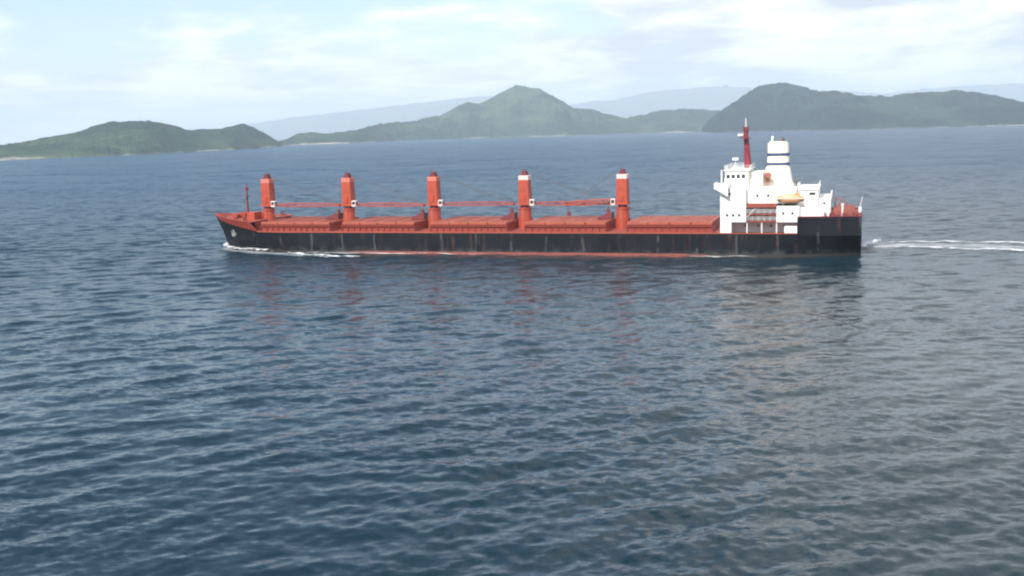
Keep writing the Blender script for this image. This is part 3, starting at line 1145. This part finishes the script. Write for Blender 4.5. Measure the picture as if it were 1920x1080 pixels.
MB().rail([(-77.5, 12.7, 9.6), (-83.8, 12.3, 9.6), (-83.8, -12.3, 9.6)], h=1.1, step=1.5, r=0.045).build('stern_railing', M['mast'], ship)
MB().box(-83.9, -83.2, 11.3, 12.3, 10.3, 11.6, bev=0.1).build('stern_light', M['white'], ship)
for x in (-77.3, -80.2, -82.6):
    bo = MB()
    for dx in (-0.35, 0.35):
        bo.tube((dx, 0, 9.2), (dx, 0, 10.2), 0.22, n=8)
    bo.build('bollard', M['maroon'], ship, loc=(x, 11.4, 0))

# ------------------------------------------------------------------ the lifeboat in its davits
SM = Matrix.Translation(SHIP_O) @ Matrix.Rotation(SHIP_ROT, 4, 'Z')
lb = bpy.data.objects.new('lifeboat', None)
COL.objects.link(lb)
lb.location = SM @ Vector((-68.1, 13.1, 12.6))
lb.rotation_euler = (0, 0, SHIP_ROT)
tag(lb, 'pale orange enclosed lifeboat hanging in davits beside the white superstructure', 'lifeboat')


def boat_half(name, zsign, hgt, mat, shrink):
    nu, nv = 15, 9
    P = np.zeros((nu, nv, 3))
    for i in range(nu):
        u = -1 + 2 * i / (nu - 1)
        w = (1 - abs(u) ** 2.6) ** 0.75
        for j in range(nv):
            a = math.pi * j / (nv - 1)
            P[i, j] = (3.2 * shrink * u, 1.1 * shrink * max(w, 0.02) * math.cos(a),
                       zsign * hgt * (0.35 + 0.65 * w) * math.sin(a) ** 0.7)
    return P


o = grid_object('boat_hull', boat_half('h', -1, 1.05, None, 1.0) + np.array([0, 0, 1.15]), M['orange'], lb)
o = grid_object('boat_canopy', boat_half('c', 1, 1.05, None, 0.97) + np.array([0, 0, 1.15]), M['orange'], lb)
MB().box(-3.1, 3.1, -1.13, 1.13, 1.08, 1.2, bev=0.05).build('rubbing_strake', M['white'], lb)
MB().box(-2.0, -0.9, -0.6, 0.6, 2.0, 2.6, bev=0.08).build('helm_cupola', M['orange'], lb)


# ------------------------------------------------------------------ foam
def foam_strip(name, path, widths, mat, seg=0.45, across=10, lift=0.14, crest=0.0):
    """ribbon of foam that follows the water along a path given in ship coordinates"""
    P = [SM @ Vector((a, b, 0)) for a, b in path]
    C, Wd = [], []
    for i in range(len(P) - 1):
        n = max(2, int((P[i + 1] - P[i]).length / seg))
        for k in range(n):
            C.append(P[i].lerp(P[i + 1], k / n))
            Wd.append(widths[i] + (widths[i + 1] - widths[i]) * k / n)
    C = np.array([(c.x, c.y) for c in C])
    # smooth the corners
    for _ in range(6):
        C[1:-1] = (C[:-2] + 2 * C[1:-1] + C[2:]) / 4
    Wd = np.array(Wd)
    T = np.gradient(C, axis=0)
    T /= np.linalg.norm(T, axis=1)[:, None]
    Nn = np.stack([-T[:, 1], T[:, 0]], -1)
    v = np.linspace(-1, 1, across)
    X = C[:, None, 0] + Nn[:, None, 0] * Wd[:, None] * v
    Y = C[:, None, 1] + Nn[:, None, 1] * Wd[:, None] * v
    h, _, _ = waves(X, Y, False)
    e = 1 - np.abs(v)[None, :] ** 2
    al = np.linspace(0, 1, len(C))
    ends = np.clip(np.minimum(al, 1 - al) * 12, 0, 1)[:, None]
    lump = fbm(X / 1.7, Y / 1.7, 77, 4)
    Z = h + lift + crest * e * ends * (0.4 + lump)
    o = grid_object(name, np.stack([X, Y, Z], -1), mat)
    at = o.data.attributes.new('edge', 'FLOAT', 'POINT')
    at.data.foreach_set('value', (e * ends).reshape(-1).astype(np.float32))
    tag(o, kind='stuff')
    return o


foam_strip('bow_wave', [(94.0, -7.0), (92.2, -2.0), (90.6, 0.8), (86.5, 6.0), (80.5, 9.6), (73.0, 12.4), (66.0, 14.6)], [0.6, 1.3, 1.6, 1.5, 1.6, 1.4, 0.8], M['foam'], crest=0.9)
foam_strip('bow_wave', [(64.0, 15.8), (57.0, 18.5), (49.0, 21.5), (42.0, 23.2), (35.0, 24.0)], [0.8, 1.6, 1.9, 1.6, 0.6], M['foam'], crest=0.5)
foam_strip('hull_wash', [(62.0, 14.0), (40.0, 14.2), (18.0, 14.1), (2.0, 14.0)], [0.5, 0.8, 0.7, 0.4], M['wake'], crest=0.2)
foam_strip('hull_wash', [(-44.0, 14.0), (-52.0, 14.2), (-62.0, 13.9)], [0.4, 0.7, 0.4], M['wake'], crest=0.2)
foam_strip('wake', [(-84.4, -4.0), (-85.6, -12.0), (-87.0, -17.0), (-90.0, -20.0)], [1.4, 2.2, 2.4, 0.8], M['foam'], crest=0.9)
foam_strip('wake', [(-86.0, -17.5), (-95.6, -21.5), (-108.2, -21.0), (-122.5, -18.0), (-150.0, -12.0), (-200.0, 2.0)], [0.8, 1.4, 1.7, 2.0, 2.4, 2.6], M['wake'], seg=0.7, crest=0.35)
foam_strip('wake', [(-86.0, -8.5), (-94.9, -9.0), (-106.8, -5.3), (-120.4, -2.9), (-150.0, 4.0), (-200.0, 20.0)], [0.6, 1.2, 1.5, 1.8, 2.2, 2.4], M['wake'], seg=0.7, crest=0.35)
foam_strip('wake', [(-84.2, 1.0), (-86.5, -8.0), (-92.0, -13.0), (-106.0, -12.5), (-125.0, -9.0), (-150.0, -3.0), (-200.0, 12.0)], [6.0, 7.0, 7.0, 7.5, 8.5, 9.5, 11.0], M['wash'], seg=0.7, across=16, crest=0.1)
foam_strip('bow_wave', [(91.0, 2.0), (84.0, 9.5), (74.0, 14.5), (60.0, 18.5), (44.0, 22.0)], [1.0, 2.4, 3.0, 3.0, 2.0], M['wash'], seg=0.6, crest=0.2)
